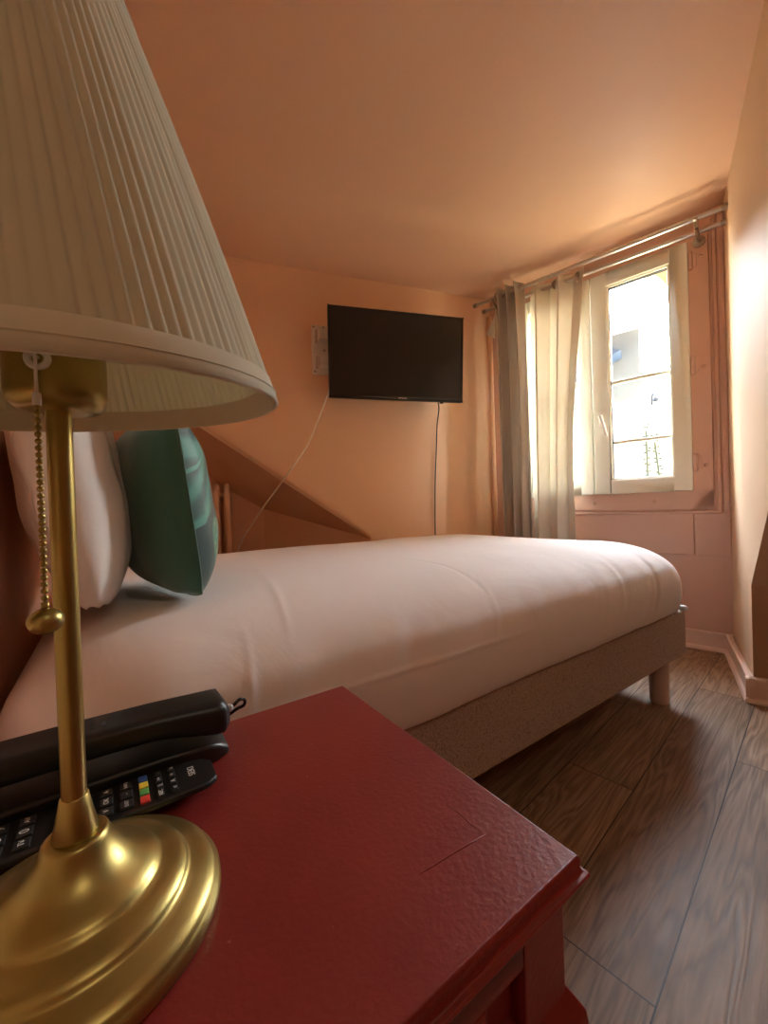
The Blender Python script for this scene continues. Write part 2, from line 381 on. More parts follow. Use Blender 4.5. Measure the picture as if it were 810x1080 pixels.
# niche behind the opening: slanted soffit and back wall
DEP = .35
I1 = (.133, .7205); I2 = (-.040, .8265); I4 = (I2[0] - .9, I2[1] + .9 * .80)
bm = bmesh.new()
for quad in ([tw(t_left - .02, 0, zl), tw(S1t, 0, S1z), tw(I2[0], DEP, I2[1]), tw(I4[0], DEP, I4[1])],
             [tw(S1t, 0, S1z), tw(S2t, 0, S2z), tw(I1[0], DEP, I1[1]), tw(I2[0], DEP, I2[1])]):
    add_prism(bm, quad, Z * .02)
struct('wall_niche_soffit', bm, M['niche'], origin=(0, 0, 0))
bm = bmesh.new()
add_prism(bm, [tw(I4[0], DEP, 0), tw(I1[0], DEP, 0), tw(I1[0], DEP, I1[1] + .01), tw(I2[0], DEP, I2[1] + .01), tw(I4[0], DEP, I4[1] + .01)], TN * .02)
add_prism(bm, [tw(S2t, 0, 0), tw(S2t, 0, S2z + .01), tw(I1[0], DEP, I1[1] + .01), tw(I1[0], DEP, 0)], TN * .02)
struct('wall_niche_back', bm, M['niche'], origin=(0, 0, 0))
# wall behind the headboard
nC1 = C1.dot(NV)
bm = bmesh.new(); box_f(bm, bd, HBS - .12, HBS, -2.02, nC1 + .5, 0, H_CEIL)
struct('wall_headboard', bm, M['wall'], origin=(0, 0, 0))

# window wall, opening t 0.175..1.010, z 0.735..1.895
WLEN = (WR - WL).length
T0, T1, Z0, Z1 = .185, 1.000, .745, 1.875
bm = bmesh.new()
box_f(bm, ww, -.12, T0, -.12, 0, 0, H_CEIL); box_f(bm, ww, T1, WLEN + .12, -.12, 0, 0, H_CEIL)
box_f(bm, ww, T0, T1, -.12, 0, 0, Z0); box_f(bm, ww, T0, T1, -.12, 0, Z1, H_CEIL)
struct('wall_window', bm, M['trim'], origin=(0, 0, 0))
# right cheek wall, knee wall, slanted roof underside, rear walls
TANS = math.tan(math.radians(42)); KZ = .398
run = (H_CEIL - KZ) / TANS
bm = bmesh.new()
add_prism(bm, [WR + RD * .02, KC, KC + Z * KZ, KC - RD * run + Z * H_CEIL, WR + RD * .02 + Z * H_CEIL], KD * .06)
struct('wall_right', bm, M['cheek'], origin=(0, 0, 0))
bm = bmesh.new(); add_prism(bm, [KC, K2 + KD * .1, K2 + KD * .1 + Z * KZ, KC + Z * KZ], RD * .06)
struct('wall_knee', bm, M['wall'], origin=(0, 0, 0))
def sl(k, r, up=0.): return KC + KD * k - RD * r + Z * (KZ + r * TANS) + (Z * cos(math.radians(42)) + RD * sin(math.radians(42))) * up
bm = bmesh.new(); add_hexa(bm, [sl(.06, 0), sl(1.95, 0), sl(1.95, run), sl(.06, run), sl(.06, 0, .08), sl(1.95, 0, .08), sl(1.95, run, .08), sl(.06, run, .08)])
struct('wall_slope', bm, M['slope'], origin=(0, 0, 0))
bm = bmesh.new(); add_prism(bm, [K2, K3, K3 + Z * H_CEIL, K2 + Z * H_CEIL], KD * .1); struct('wall_side', bm, M['wall'], origin=(0, 0, 0))
bm = bmesh.new(); add_prism(bm, [K3 + KD * .1, C4 - KD * .1, C4 - KD * .1 + Z * H_CEIL, K3 + KD * .1 + Z * H_CEIL], -RD * .1); struct('wall_rear', bm, M['wall'], origin=(0, 0, 0))

# baseboards
def baseboard(name, P, d, inn, ln, h=.085):
    bm = bmesh.new(); th = .014
    prof = [(0, 0), (.026, 0), (.026, .006), (.022, .014), (th, .018), (th, h - .012), (th + .004, h - .010), (th + .004, h - .003), (th - .003, h), (0, h)]
    add_prism(bm, [P + inn * a + Z * b for a, b in prof], d * ln); struct(name, bm, M['baseboard'], origin=(0, 0, 0))
baseboard('baseboard_window', WL + WN * 0, WD, WN, WLEN)
RI = V((-RD.y, RD.x, 0))                                      # into the room from the right wall
KI = -RD
baseboard('baseboard_right', KC - RD * .02, RD, RI, (WR - KC).length + .02)
baseboard('baseboard_knee', KC - KD * .022, KD, KI, 1.9)

# ------------------------------------------------------------------ window
win = obj('window_1', (lambda b: (box_f(b, ww, .150, 1.078, -.02, .012, Z1 + .008, 1.915), box_f(b, ww, .150, 1.078, -.02, .012, .655, Z0 - .005),
      box_f(b, ww, .100, .180, -.02, .012, .655, 1.915), box_f(b, ww, 1.000, 1.078, -.02, .012, .655, 1.915), b)[-1])(bmesh.new()), M['trim'], bevel=.003, origin=(0, 0, 0))
win['kind'] = 'structure'
def sash(t0, t1, z0, z1, fw, g0, g1, name='sash'):
    bm = bmesh.new(); o0, o1 = -.030, .028
    box_f(bm, ww, t0, g0, o0, o1, z0, z1); box_f(bm, ww, g1, t1, o0, o1, z0, z1)
    box_f(bm, ww, g0, g1, o0, o1, z0, z0 + fw); box_f(bm, ww, g0, g1, o0, o1, z1 - fw, z1)
    s = obj(name, bm, M['pvc'], win, bevel=.004)
    # inner bead around the pane
    bm = bmesh.new(); a, b = g0 - .001, g1 + .001; c, d = z0 + fw - .001, z1 - fw + .001; w = .010
    for (x0, x1, y0, y1) in ((a, a + w, c, d), (b - w, b, c, d), (a, b, c, c + w), (a, b, d - w, d)): box_f(bm, ww, x0, x1, -.012, .020, y0, y1)
    obj('glazing_bead', bm, M['pvc'], s, bevel=.003)
    bm = bmesh.new(); box_f(bm, ww, g0, g1, -.012, -.008, z0 + fw, z1 - fw); obj('glass_pane', bm, M['glass'], s)
    bm = bmesh.new(); box_f(bm, ww, g0 + .0095, g0 + .0135, -.010, .012, c + w, d - w); box_f(bm, ww, g0 + .0095, g1 - .0095, -.010, .012, d - w - .004, d - w)
    obj('gasket', bm, M['black'], s)
    for zz in (1.314, 1.003):
        bm = bmesh.new(); box_f(bm, ww, g0, g1, -.022, .002, zz - .0085, zz + .0085); obj('glazing_bar', bm, M['pvc'], s, bevel=.003)
    return s
s1 = sash(.590, 1.003, .737, 1.882, .070, .664, .934)
s2 = sash(.182, .586, .737, 1.882, .070, .252, .522)
# handle
bm = bmesh.new(); box_f(bm, ww, .618, .640, .028, .036, 1.085, 1.165); h0 = obj('handle', bm, M['pvc_white'], s1, bevel=.004)
bm = bmesh.new(); add_tube(bm, [ww(.629, .034, 1.145), ww(.629, .060, 1.145), ww(.634, .066, 1.135), ww(.660, .066, 1.035)], [.008, .008, .009, .007], 10)
obj('handle_lever', bm, M['pvc_white'], h0, smooth=True)
for zz in (1.79, 1.31, .865):
    bm = bmesh.new(); add_tube(bm, [ww(1.013, .020, zz - .04), ww(1.013, .020, zz + .04)], .009, 12)
    box_f(bm, ww, 1.010, 1.035, .010, .016, zz - .03, zz + .03); obj('hinge', bm, M['trim'], win, bevel=.0015)
for (tt, zz) in ((1.05, 1.80), (1.05, 1.30), (1.05, .85), (.58, .69), (.85, .69)):
    bm = bmesh.new(); add_lathe(bm, ww(tt, .012, zz), [(.009, -.002), (.008, .002), (0, .0035)], 16, WN); obj('screw_cap', bm, M['trim'], win, smooth=True)
# mouldings round the window frame
bm = bmesh.new(); box_f(bm, ww, 1.088, 1.104, 0, .010, .632, H_CEIL - .03); box_f(bm, ww, .14, 1.104, 0, .022, .628, .642); struct('trim_1', bm, M['trim'], bevel=.004, origin=(0, 0, 0))
bm = bmesh.new(); box_f(bm, ww, -.0, 1.0, 0, .013, .436, .628); box_f(bm, ww, 1.004, WLEN - .001, 0, .013, .436, .628); struct('trim_2', bm, M['trim'], bevel=.002, origin=(0, 0, 0))
bm = bmesh.new(); box_f(bm, ww, 1.108, WLEN - .001, 0, .008, .64, H_CEIL - .002); struct('trim_3', bm, M['trim'], bevel=.002, origin=(0, 0, 0))

# outside: yellowish arched surround, stone house, white house, vines
bm = bmesh.new()
def arc(a): return ww(.56 + .36 * cos(a), -.22, 1.70 + .32 * sin(a))
N_ = 24
inner = [ww(.92, -.22, .70)] + [arc(pi * k / N_) for k in range(N_ + 1)] + [ww(.20, -.22, .70)]
outer = [ww(1.3, -.22, .70), ww(1.3, -.22, 2.2), ww(-.2, -.22, 2.2), ww(-.2, -.22, .70)]
for k in range(N_ + 2):
    p, q = inner[k], inner[k + 1]
    def pr(x):
        t = (x - WL).dot(WD); z = x.z
        return t, z
    (ta, za), (tb, zb) = pr(p), pr(q)
    if k == 0: o1, o2 = ww(1.3, -.22, .70), ww(1.3, -.22, 1.70)
    elif k == N_ + 1: o1, o2 = ww(-.2, -.22, 1.70), ww(-.2, -.22, .70)
    else:
        def oo(a): return ww(.56 + .76 * max(-1, min(1, 1.5 * cos(a))), -.22, 1.70 + .5 * min(1, 1.5 * sin(a)))
        o1, o2 = oo(pi * (k - 1) / N_), oo(pi * k / N_)
    add_prism(bm, [p, q, o2, o1], -WN * .12)
struct('wall_arch', bm, M['arch'], origin=(0, 0, 0))

EC, EE = V((.54, .8416, 0)).normalized(), V((.8416, -.54, 0)).normalized()
def ex(e, d, z): return EC * d + EE * e + Z * z
bm = bmesh.new()
add_prism(bm, [ex(-4, 7, -4), ex(.24, 7, -4), ex(.24, 7, 2.55), ex(.05, 7, 2.58), ex(.05, 7, 3.22), ex(-4, 7, 3.05)], EC * 3)
hs = thing('stone_house', 'grey stone house wall seen through the upper window pane', 'house', ex(-1, 8, -4))
obj('wall', bm, M['stone'], hs)
bm = bmesh.new(); add_prism(bm, [ex(-4, 6.9, 3.05), ex(.09, 6.9, 3.22), ex(.09, 6.9, 3.30), ex(-4, 6.9, 3.13)], EC * 3.2); obj('coping', bm, M['render'], hs)
bm = bmesh.new(); add_prism(bm, [ex(-.9, 6.6, 3.2), ex(-.17, 6.6, 2.83), ex(-.9, 6.6, 2.55)], EC * .39); obj('slate_gable', bm, M['slate'], hs)
hw = thing('white_house', 'bright white rendered house front outside the lower window panes', 'house', ex(0, 6.3, -4))
bm = bmesh.new(); add_prism(bm, [ex(-4, 6, -4), ex(3, 6, -4), ex(3, 6, 2.02), ex(-.1, 6, 1.98), ex(-4, 6, 1.75)], EC * .5); obj('wall', bm, M['render'], hw)
bm = bmesh.new(); box_f(bm, ex, .15, 3, 5.93, 6, 1.44, 1.49); obj('ledge', bm, M['stone'], hw)
bm = bmesh.new(); add_tube(bm, smooth_path([ex(.16, 5.99, 1.88), ex(.16, 5.9, 1.95), ex(.17, 5.8, 1.97), ex(.19, 5.74, 1.93)]), .010, 8); add_sphere(bm, ex(.19, 5.74, 1.89), .032, 10, 8); obj('street_lantern', bm, M['slate'], hw)
for i, (e, lab) in enumerate(((.09, 'thin climbing vine left of the other outside the lower window pane'), (.20, 'thin climbing vine right of the other outside the lower window pane'))):
    vn = thing('climbing_vine', lab, 'plant', ex(e, 5.9, -4), 'vines on the white house')
    pts = [ex(e + (.05 if i else .01) * sin(z * 2.2) * .5 - (.04 * (z - .7) if i else 0), 5.88, z) for z in [-4 + .15 * k for k in range(int((5.66 if i else 5.70) / .15))]]
    bm = bmesh.new(); add_tube(bm, pts, .011, 6); obj('stem', bm, M['leaf'], vn)
    bm = bmesh.new()
    for p in pts:
        for sgn in (-1, 1):
            for j in range(2):
                add_sphere(bm, p + EE * sgn * random.uniform(.012, .03) + Z * (random.uniform(0, .06) + .07 * j), .018, 6, 4, (1, .6, .7))
    lf = obj('leaves', bm, M['leaf'], vn); lf['kind'] = 'stuff'

# ------------------------------------------------------------------ curtain rods and curtains
def rod(name, off, z0, z1, t0, t1, r, label):
    a, b = ww(t0, off, z0), ww(t1, off, z1)
    rt = thing(name, label, 'curtain rod', a, 'double curtain rods')
    bm = bmesh.new(); add_tube(bm, [a, b], r, 20); obj('pole', bm, M['steel'], rt, smooth=False, bevel=.001)
    for p, q in ((a, -1), (b, 1)):
        d = (b - a).normalized() * q
        bm = bmesh.new(); add_lathe(bm, p, [(r, -.004), (r + .003, -.003), (r + .003, .016), (r + .001, .020), (0, .020)], 20, d); obj('end_cap', bm, M['dark_steel'], rt)
    return rt
FO, BO = .145, .080
RZF = (1.922, 1.903); RZB = (1.900, 1.876)
rod_f = rod('curtain_rod', FO, RZF[0], RZF[1], -.012, 1.135, .0105, 'front steel curtain rod nearer the room holding the grey curtain')
rod_b = rod('curtain_rod', BO, RZB[0], RZB[1], .012, 1.128, .0095, 'rear steel curtain rod nearer the window holding the ivory curtain')
def zf(t): return RZF[0] + (RZF[1] - RZF[0]) * (t + .012) / 1.147
def zb(t): return RZB[0] + (RZB[1] - RZB[0]) * (t - .012) / 1.116
for tt in (.10, 1.046):
    bm = bmesh.new()
    add_lathe(bm, ww(tt, .0125 if tt > 1 else 0, zb(tt) - .012), [(.024, 0), (.024, .006), (.010, .010), (.0075, .012), (.0075, FO - .02)], 20, WN)
    add_tube(bm, [ww(tt, FO - .005, zb(tt) - .014), ww(tt, FO, zf(tt) - .012), ww(tt, FO + .012, zf(tt) - .004)], .008, 10)
    add_tube(bm, [ww(tt, BO, zb(tt) - .016), ww(tt, BO, zb(tt) - .009)], .009, 10)
    tag(obj('rod_bracket', bm, M['dark_steel'], smooth=False, bevel=.0008), 'steel bracket carrying both rods ' + ('at the right end above the window frame' if tt > 1 else 'at the left end beside the grey curtain'), 'bracket', 'curtain rod brackets')

def curtain_mesh(path_top, path_bot, ztop, zbot, nz=46, sag=None):
    """path_*: list of (t, off); rows blend from the top path to the bottom path."""
    bm = bmesh.new(); rows = []
    n = len(path_top)
    for j in range(nz + 1):
        f = j / nz; row = []
        g = f ** .8
        for i in range(n):
            t = path_top[i][0] * (1 - g) + path_bot[i][0] * g; o = path_top[i][1] * (1 - g) + path_bot[i][1] * g
            if sag: dt, do = sag(i / (n - 1), f); t += dt; o += do
            zt = ztop(path_top[i][0])
            row.append(bm.verts.new(ww(t, o, zt + (zbot - zt) * f)))
        rows.append(row)
    for a, b in zip(rows, rows[1:]):
        for i in range(n - 1): bm.faces.new((a[i], a[i + 1], b[i + 1], b[i]))
    return bm
def folds(t0, t1, off, amp, nf, n=120, ph=0., sharp=1.):
    out = []
    for i in range(n + 1):
        f = i / n; s = sin(2 * pi * nf * f + ph)
        out.append((t0 + (t1 - t0) * f + .25 * (t1 - t0) / nf * sin(4 * pi * nf * f + 2 * ph) * .5, off + amp * (abs(s) ** sharp) * (1 if s > 0 else -1)))
    return out
gc = thing('grey_curtain', 'gathered taupe grey curtain hanging at the left of the window', 'curtain', ww(.17, FO, 0), 'curtains at the window')
bm = curtain_mesh(folds(.135, .265, FO, .042, 2.6, 160, .6), folds(.150, .300, FO + .01, .034, 2.9, 160, .9), lambda t: zf(t) + .035, .04)
obj('cloth', bm, M['grey_curtain'], gc, smooth=True, solid=.003)
ic = thing('ivory_curtain', 'ivory eyelet curtain bunched against the left window sash', 'curtain', ww(.42, BO, 0), 'curtains at the window')
bm = curtain_mesh(folds(.300, .578, BO, .034, 2.25, 160, -.3), folds(.29, .520, BO + .03, .022, 2.4, 160, -.2), lambda t: zb(t) + .033, .04,
                  sag=lambda u, f: (-.030 * u * sin(pi * min(1, f * 1.1)) ** 2 * (1 if u > .8 else .3), 0))
obj('cloth', bm, M['white_curtain'], ic, smooth=True, solid=.002)
for tt in (.437, .545):
    bm = bmesh.new()
    c = ww(tt, BO, zb(tt)); ax = (WD * .80 + WN * (.6 if tt < .5 else -.5)).normalized()
    x = ax.cross(Z).normalized(); pts = [c + (x * cos(2 * pi * k / 24) + Z * sin(2 * pi * k / 24)) * .0215 for k in range(24)]
    add_tube(bm, pts, .0055, 8, closed=True); obj('eyelet', bm, M['dark_steel'], ic, smooth=True)
for tt in (.13, .19):
    bm = bmesh.new(); c = ww(tt, FO, zf(tt)); ax = (WD * .85 + WN * .5).normalized(); x = ax.cross(Z).normalized()
    add_tube(bm, [c + (x * cos(2 * pi * k / 24) + Z * sin(2 * pi * k / 24)) * .0215 for k in range(24)], .0055, 8, closed=True); obj('eyelet', bm, M['dark_steel'], gc, smooth=True)
# second ivory panel pushed into the corner behind the grey one
sc_ = thing('ivory_curtain', 'narrow white curtain edge showing left of the grey curtain', 'curtain', ww(.08, BO, 0), 'curtains at the window')
bm = curtain_mesh(folds(.075, .16, BO, .016, 1.5, 60, .3), folds(.105, .18, BO + .02, .014, 1.6, 60, .1), lambda t: zb(t) - .02, .04); obj('cloth', bm, M['white_curtain'], sc_, smooth=True, solid=.002)
bm = bmesh.new(); add_prism(bm, [ww(.100, BO + .05, 1.83), ww(.094, BO + .05, 1.69), ww(.052, BO + .075, 1.72)], (WD * .2 + WN).normalized() * .003)
obj('turned_corner', bm, M['white_curtain'], sc_)

# ------------------------------------------------------------------ television, bracket, cables
tv = thing('television', 'black flat television on the peach wall above the bed', 'television', tw(.83, -.20, 1.26))
tc0 = tw(.8327, -.17, 1.5152); yw, pt = math.radians(-4.44), math.radians(5.3)   # swung a little on its arm, tipped forward
tx = TD * cos(yw) + TN * sin(yw); tz = TD * sin(yw) - TN * cos(yw)
ty = Z * cos(pt) + tz * sin(pt); tz = tz * cos(pt) - Z * sin(pt)
def tvp(a, b, c): return tc0 + tx * a + ty * b + tz * c
TW, TH = .7536 / 2, .4603 / 2
bm = bmesh.new(); box_f(bm, lambda a, b, c: tvp(a, c, b), -TW, TW, -.028, 0, -TH, TH); obj('casing', bm, M['bezel'], tv, bevel=.004)
bm = bmesh.new(); box_f(bm, lambda a, b, c: tvp(a, c, b), -TW * .72, TW * .72, -.055, -.027, -TH * .8, TH * .5); obj('rear_housing', bm, M['bezel'], tv, bevel=.01)
bm = bmesh.new(); e = .013
for (a0, a1, b0, b1) in ((-TW, TW, TH - e, TH), (-TW, TW, -TH, -TH + e + .006), (-TW, -TW + e, -TH, TH), (TW - e, TW, -TH, TH)): box_f(bm, lambda a, b, c: tvp(a, c, b), a0, a1, 0, .004, b0, b1)
obj('bezel', bm, M['bezel'], tv, bevel=.002)
bm = bmesh.new(); box_f(bm, lambda a, b, c: tvp(a, c, b), -TW + e - .001, TW - e + .001, -.001, .001, -TH + e, TH - e + .001); obj('screen', bm, M['screen'], tv)
text('brand_mark', 'SAMSUNG', .0105, M['white_mark'], tv, tvp(.02, -TH + .010, .0045), tx, ty, .0003)
bm = bmesh.new(); box_f(bm, lambda a, b, c: tvp(a, c, b),   .245, .262, -.02, -.004, -TH - .008, -TH + .001); obj('sensor', bm, M['black_gloss'], tv, bevel=.001)

wb = thing('wall_bracket', 'white steel wall mount at the left of the television', 'bracket', tw(.45, 0, 1.42))
bm = bmesh.new(); box_f(bm, tw, .394, .505, -.016, 0, 1.436, 1.702); obj('wall_plate', bm, M['bracket'], wb, bevel=.006)
for zz in (1.635, 1.495):
    bm = bmesh.new()
    box_f(bm, tw, .424, .520, -.074, -.016, zz - .026, zz + .026); box_f(bm, tw, .505, .640, -.062, -.036, zz - .018, zz + .018)
    obj('arm_hinge', bm, M['bracket'], wb, bevel=.004)
    bm = bmesh.new(); box_f(bm, tw, .412, .422, -.036, -.016, zz - .034, zz + .034); obj('arm_clip', bm, M['steel'], wb, bevel=.003)
for (a, zz) in ((.407, 1.69), (.407, 1.45), (.462, 1.567), (.46, 1.692)):
    bm = bmesh.new(); add_lathe(bm, tw(a, -.016, zz), [(.0065, -.002), (.006, .002), (0, .0025)], 14, -TN); obj('screw', bm, M['dark_steel'], wb)
bm = bmesh.new(); box_f(bm, tw, .60, .64, -.115, -.04, 1.47, 1.66); obj('arm', bm, M['bracket'], wb, bevel=.004)

bm = bmesh.new(); add_tube(bm, smooth_path([tvp(-TW + .06, -.10, -.045), tw(.492, -.09, 1.40), tw(.470, -.10, 1.35), tw(.412, -.09, 1.20), tw(.352, -.06, 1.055), tw(.262, -.045, .925), tw(.203, .02, .842), tw(.125, .10, .735), tw(.05, .18, .62), tw(.005, .25, .545), tw(-.03, .28, .45)]), .0042, 8)
tag(obj('aerial_cable', bm, M['cord_white'], smooth=True), 'white cable looping from the television down behind the bed', 'cable')
bm = bmesh.new(); add_tube(bm, smooth_path([tvp(.228, -TH + .05, -.045), tw(1.085, -.13, 1.27), tw(1.112, -.05, 1.18), tw(1.122, -.012, 1.05), tw(1.108, -.010, .85), tw(1.100, -.010, .65), tw(1.096, -.010, .45), tw(1.09, -.01, .2)]), .0034, 8)
tag(obj('power_cable', bm, M['black'], smooth=True), 'black power cable hanging straight down the wall under the television', 'cable')
bm = bmesh.new(); add_tube(bm, [tw(t_end - .018, -.016, 0), tw(t_end - .018, -.016, 1.88)], .016, 14)
tag(obj('heating_pipe', bm, M['wall'], smooth=True), 'peach painted vertical pipe in the corner left of the curtains', 'pipe')

# ------------------------------------------------------------------ radiator in the niche
rd = thing('radiator', 'peach painted column radiator in the low niche behind the green cushion', 'radiator', tw(-.33, .25, 0))
for k in range(11):
    t = -.065 - .055 * k
    bm = bmesh.new()
    for o in (.19, .245, .30):
        add_tube(bm, [tw(t, o, .13), tw(t, o, .80), tw(t, o + (.245 - o) * .1, .838), tw(t, o + (.245 - o) * .4, .857)], [.0165, .0165, .014, .008], 12)
    add_tube(bm, [tw(t, .185, .82), tw(t, .215, .853), tw(t, .275, .853), tw(t, .305, .82)], [.016, .016, .016, .016], 12)
    add_tube(bm, [tw(t - .028, .245, .80), tw(t + .026, .245, .80)], .018, 10); add_tube(bm, [tw(t - .028, .245, .17), tw(t + .026, .245, .17)], .018, 10)
    if k in (0, 10): box_f(bm, tw, t - .012, t + .012, .19, .30, 0, .14)
    obj('section', bm, M['rad'], rd, smooth=True)

# ------------------------------------------------------------------ bed
bed = thing('bed', 'low beige fabric bed base on round wooden legs under the mattress', 'bed', bd(.72, 1.14, 0))
S0, S1, N0, N1 = -.100, 1.635, .548, 1.735
bm = bmesh.new(); box_f(bm, bd, S0, S1, N0, N1, .160, .318); obj('box_base', bm, M['base'], bed, bevel=.010, bseg=3)
for (s, n) in ((S1 - .085, N0 + .055), (S1 - .085, N1 - .055), (S0 + .085, N0 + .055), (S0 + .085, N1 - .055)):
    bm = bmesh.new(); add_lathe(bm, bd(s, n, 0), [(0, 0), (.027, 0), (.029, .004), (.031, .165), (0, .165)], 28); obj('leg', bm, M['leg_wood'], bed, bevel=.001)
for (s, n) in ((S1 - .012, N0 + .006), (S1 - .012, N1 - .006)):
    bm = bmesh.new(); add_lathe(bm, bd(s, n, .316), [(0, 0), (.016, 0), (.016, .008), (.012, .014), (0, .015)], 16); obj('corner_stop', bm, M['grey_plastic'], bed)

# mattress wrapped in white linen: rounded loops with hand placed creases
def rrect(s0, s1, n0, n1, r, cnt):
    """cnt points round a rounded rectangle, starting on the near long side"""
    w, h = s1 - s0, n1 - n0; r = max(.0005, min(r, w / 2 - 1e-4, h / 2 - 1e-4))
    segs = [('l', (s0 + r, n0), (s1 - r, n0)), ('a', (s1 - r, n0 + r), -pi / 2), ('l', (s1, n0 + r), (s1, n1 - r)), ('a', (s1 - r, n1 - r), 0),
            ('l', (s1 - r, n1), (s0 + r, n1)), ('a', (s0 + r, n1 - r), pi / 2), ('l', (s0, n1 - r), (s0, n0 + r)), ('a', (s0 + r, n0 + r), pi)]
    out = []
    nn = [int(cnt * x) for x in (.34, .06, .14, .04, .22, .04, .12, .04)]
    for sg, k in zip(segs, nn):
        for i in range(k):
            f = i / k
            if sg[0] == 'l': out.append((sg[1][0] + (sg[2][0] - sg[1][0]) * f, sg[1][1] + (sg[2][1] - sg[1][1]) * f))
            else: out.append((sg[1][0] + r * cos(sg[2] + f * pi / 2), sg[1][1] + r * sin(sg[2] + f * pi / 2)))
    return out
def hash01(i): return (sin(i * 127.1 + 3.3) * 43758.5453) % 1
def n1d(x):
    i = math.floor(x); f = x - i; f = f * f * (3 - 2 * f); return hash01(i) * (1 - f) + hash01(i + 1) * f
prof = [(.006, .318, .06), (-.011, .327, .07), (-.021, .345, .09), (-.027, .372, .10), (-.030, .402, .11), (-.029, .430, .12), (-.023, .455, .12), (-.013, .478, .12), (.004, .498, .11), (.025, .515, .10),
        (.05, .529, .09), (.08, .540, .08), (.115, .548, .07), (.16, .554, .06), (.22, .558, .05), (.29, .560, .04), (.37, .5605, .03), (.46, .5605, .02), (.53, .560, .01), (.585, .560, .005)]
pf = []
PV = smooth_path([V(x) for x in prof], 7)
for x in PV: pf.append((x.x, x.y, x.z))
bm = bmesh.new(); loops = []
CN = 1150
for j, (ins, z, r) in enumerate(pf):
    pts = rrect(S0 + ins, S1 - ins, N0 + ins, N1 - ins, r + .06, CN); lp = []
    for i, (s, n) in enumerate(pts):
        dz = dn = 0.
        top = max(0, min(1, (z - .50) / .05)); side = 1 - top
        # soft undulation of the tucked cover
        dn += side * (.004 * (n1d(s * 9 + n * 7) - .5) + .004 * (n1d(s * 23 - z * 12 + 40) - .5))
        dz += top * .006 * (n1d(s * 6 + 9) + n1d(n * 7 + 3) - 1)
        if n < N0 + .10:
            zs = .437 - (s - .2) * .008
            dn += .0022 * math.exp(-((z - zs) / .0040) ** 2) * (1 if s < .62 else max(0, 1 - (s - .62) * 8)) * side
            dn += .0016 * math.exp(-((s - .135 - (z - .40) * .16) / .0055) ** 2) * side + .0010 * math.exp(-((s - .60 - (z - .40) * .5) / .008) ** 2) * side
            dn += .0022 * math.exp(-((s - 1.00 - (z - .4) * .5) / .012) ** 2) * side * math.exp(-((z - .42) / .05) ** 2)
            dn += .0022 * math.exp(-((s - 1.12 - (z - .4) * .4) / .014) ** 2) * side
            dn -= .0022 * math.exp(-((s - 1.33 - (z - .4) * .35) / .012) ** 2) * side
        dz += top * .0015 * math.exp(-((s - .20 - .18 * math.sin((n - .5) * 1.2)) / .006) ** 2) * (1 if n < 1.3 else 0)
        dz -= top * .0011 * math.exp(-((s - .62 - .05 * n) / .006) ** 2)
        wn = -1 if n < (N0 + N1) / 2 else 1
        lp.append(bm.verts.new(bd(s, n + (wn * dn if 1 else 0), z + dz)))
    loops.append(lp)
for a, b in zip(loops, loops[1:]):
    m_ = len(a)
    for i in range(m_): bm.faces.new((a[i], a[(i + 1) % m_], b[(i + 1) % m_], b[i]))
bm.faces.new(loops[-1]); bm.faces.new(list(reversed(loops[0])))
tag(obj('mattress', bm, M['sheet'], smooth=True), 'thick mattress tightly wrapped in white bed linen on the beige base', 'mattress')

# headboard
bm = bmesh.new(); box_f(bm, bd, -.195, -.140, .455, 1.80, .0, .862)
tag(obj('headboard', bm, M['headboard'], bevel=.018, bseg=4), 'terracotta upholstered headboard behind the white pillow', 'headboard')

# pillow and cushion
def cushion_mesh(c, ux, uy, uz, w, h, th, pw=2.4, n=40, pinch=.06, side=0, wob=0., seed=0., q=.22):
    """c centre; ux width, uy height, uz thickness. side 0 both, +1 front half, -1 back half"""
    bm = bmesh.new(); uvl = bm.loops.layers.uv.new('UVMap')
    def P(i, j, sg):
        a, b = -1 + 2 * i / n, -1 + 2 * j / n
        k = (1 - pinch * (1 - b * b)) * math.sqrt(1 - q * b ** 4); k2 = (1 - pinch * (1 - a * a)) * math.sqrt(1 - q * a ** 4)
        t = max(0, (1 - abs(a) ** pw)) ** .55 * max(0, (1 - abs(b) ** pw)) ** .55
        wv = wob * (n1d(a * 3 + seed) + n1d(b * 3.7 + seed + 9) - 1) * t
        return c + ux * (a * w / 2 * k) + uy * (b * h / 2 * k2) + uz * (sg * (th / 2 * t + wv))
    for sg in ((1,) if side > 0 else (-1,) if side < 0 else (1, -1)):
        g = [[bm.verts.new(P(i, j, sg)) for j in range(n + 1)] for i in range(n + 1)]
        for i in range(n):
            for j in range(n):
                f = bm.faces.new((g[i][j], g[i + 1][j], g[i + 1][j + 1], g[i][j + 1]))
                for l, (x, y) in zip(f.loops, ((i, j), (i + 1, j), (i + 1, j + 1), (i, j + 1))): l[uvl].uv = (x / n, y / n)
    return bm, P
lean = math.radians(9)
pu = NV; pv = (Z * cos(lean) - DV * sin(lean)).normalized(); pz = pu.cross(pv); pz = pz if pz.dot(DV) > 0 else -pz
pc = bd(-.050, .955, .560 + .215)
pw_ = thing('pillow', 'plump white pillow standing against the headboard', 'pillow', bd(-.03, .94, .56))
bm, P_ = cushion_mesh(pc, pu, pv, pz, .62, .45, .150, 2.6, 44, .03, wob=.008)
obj('pillowcase', bm, M['pillow'], pw_, smooth=True)
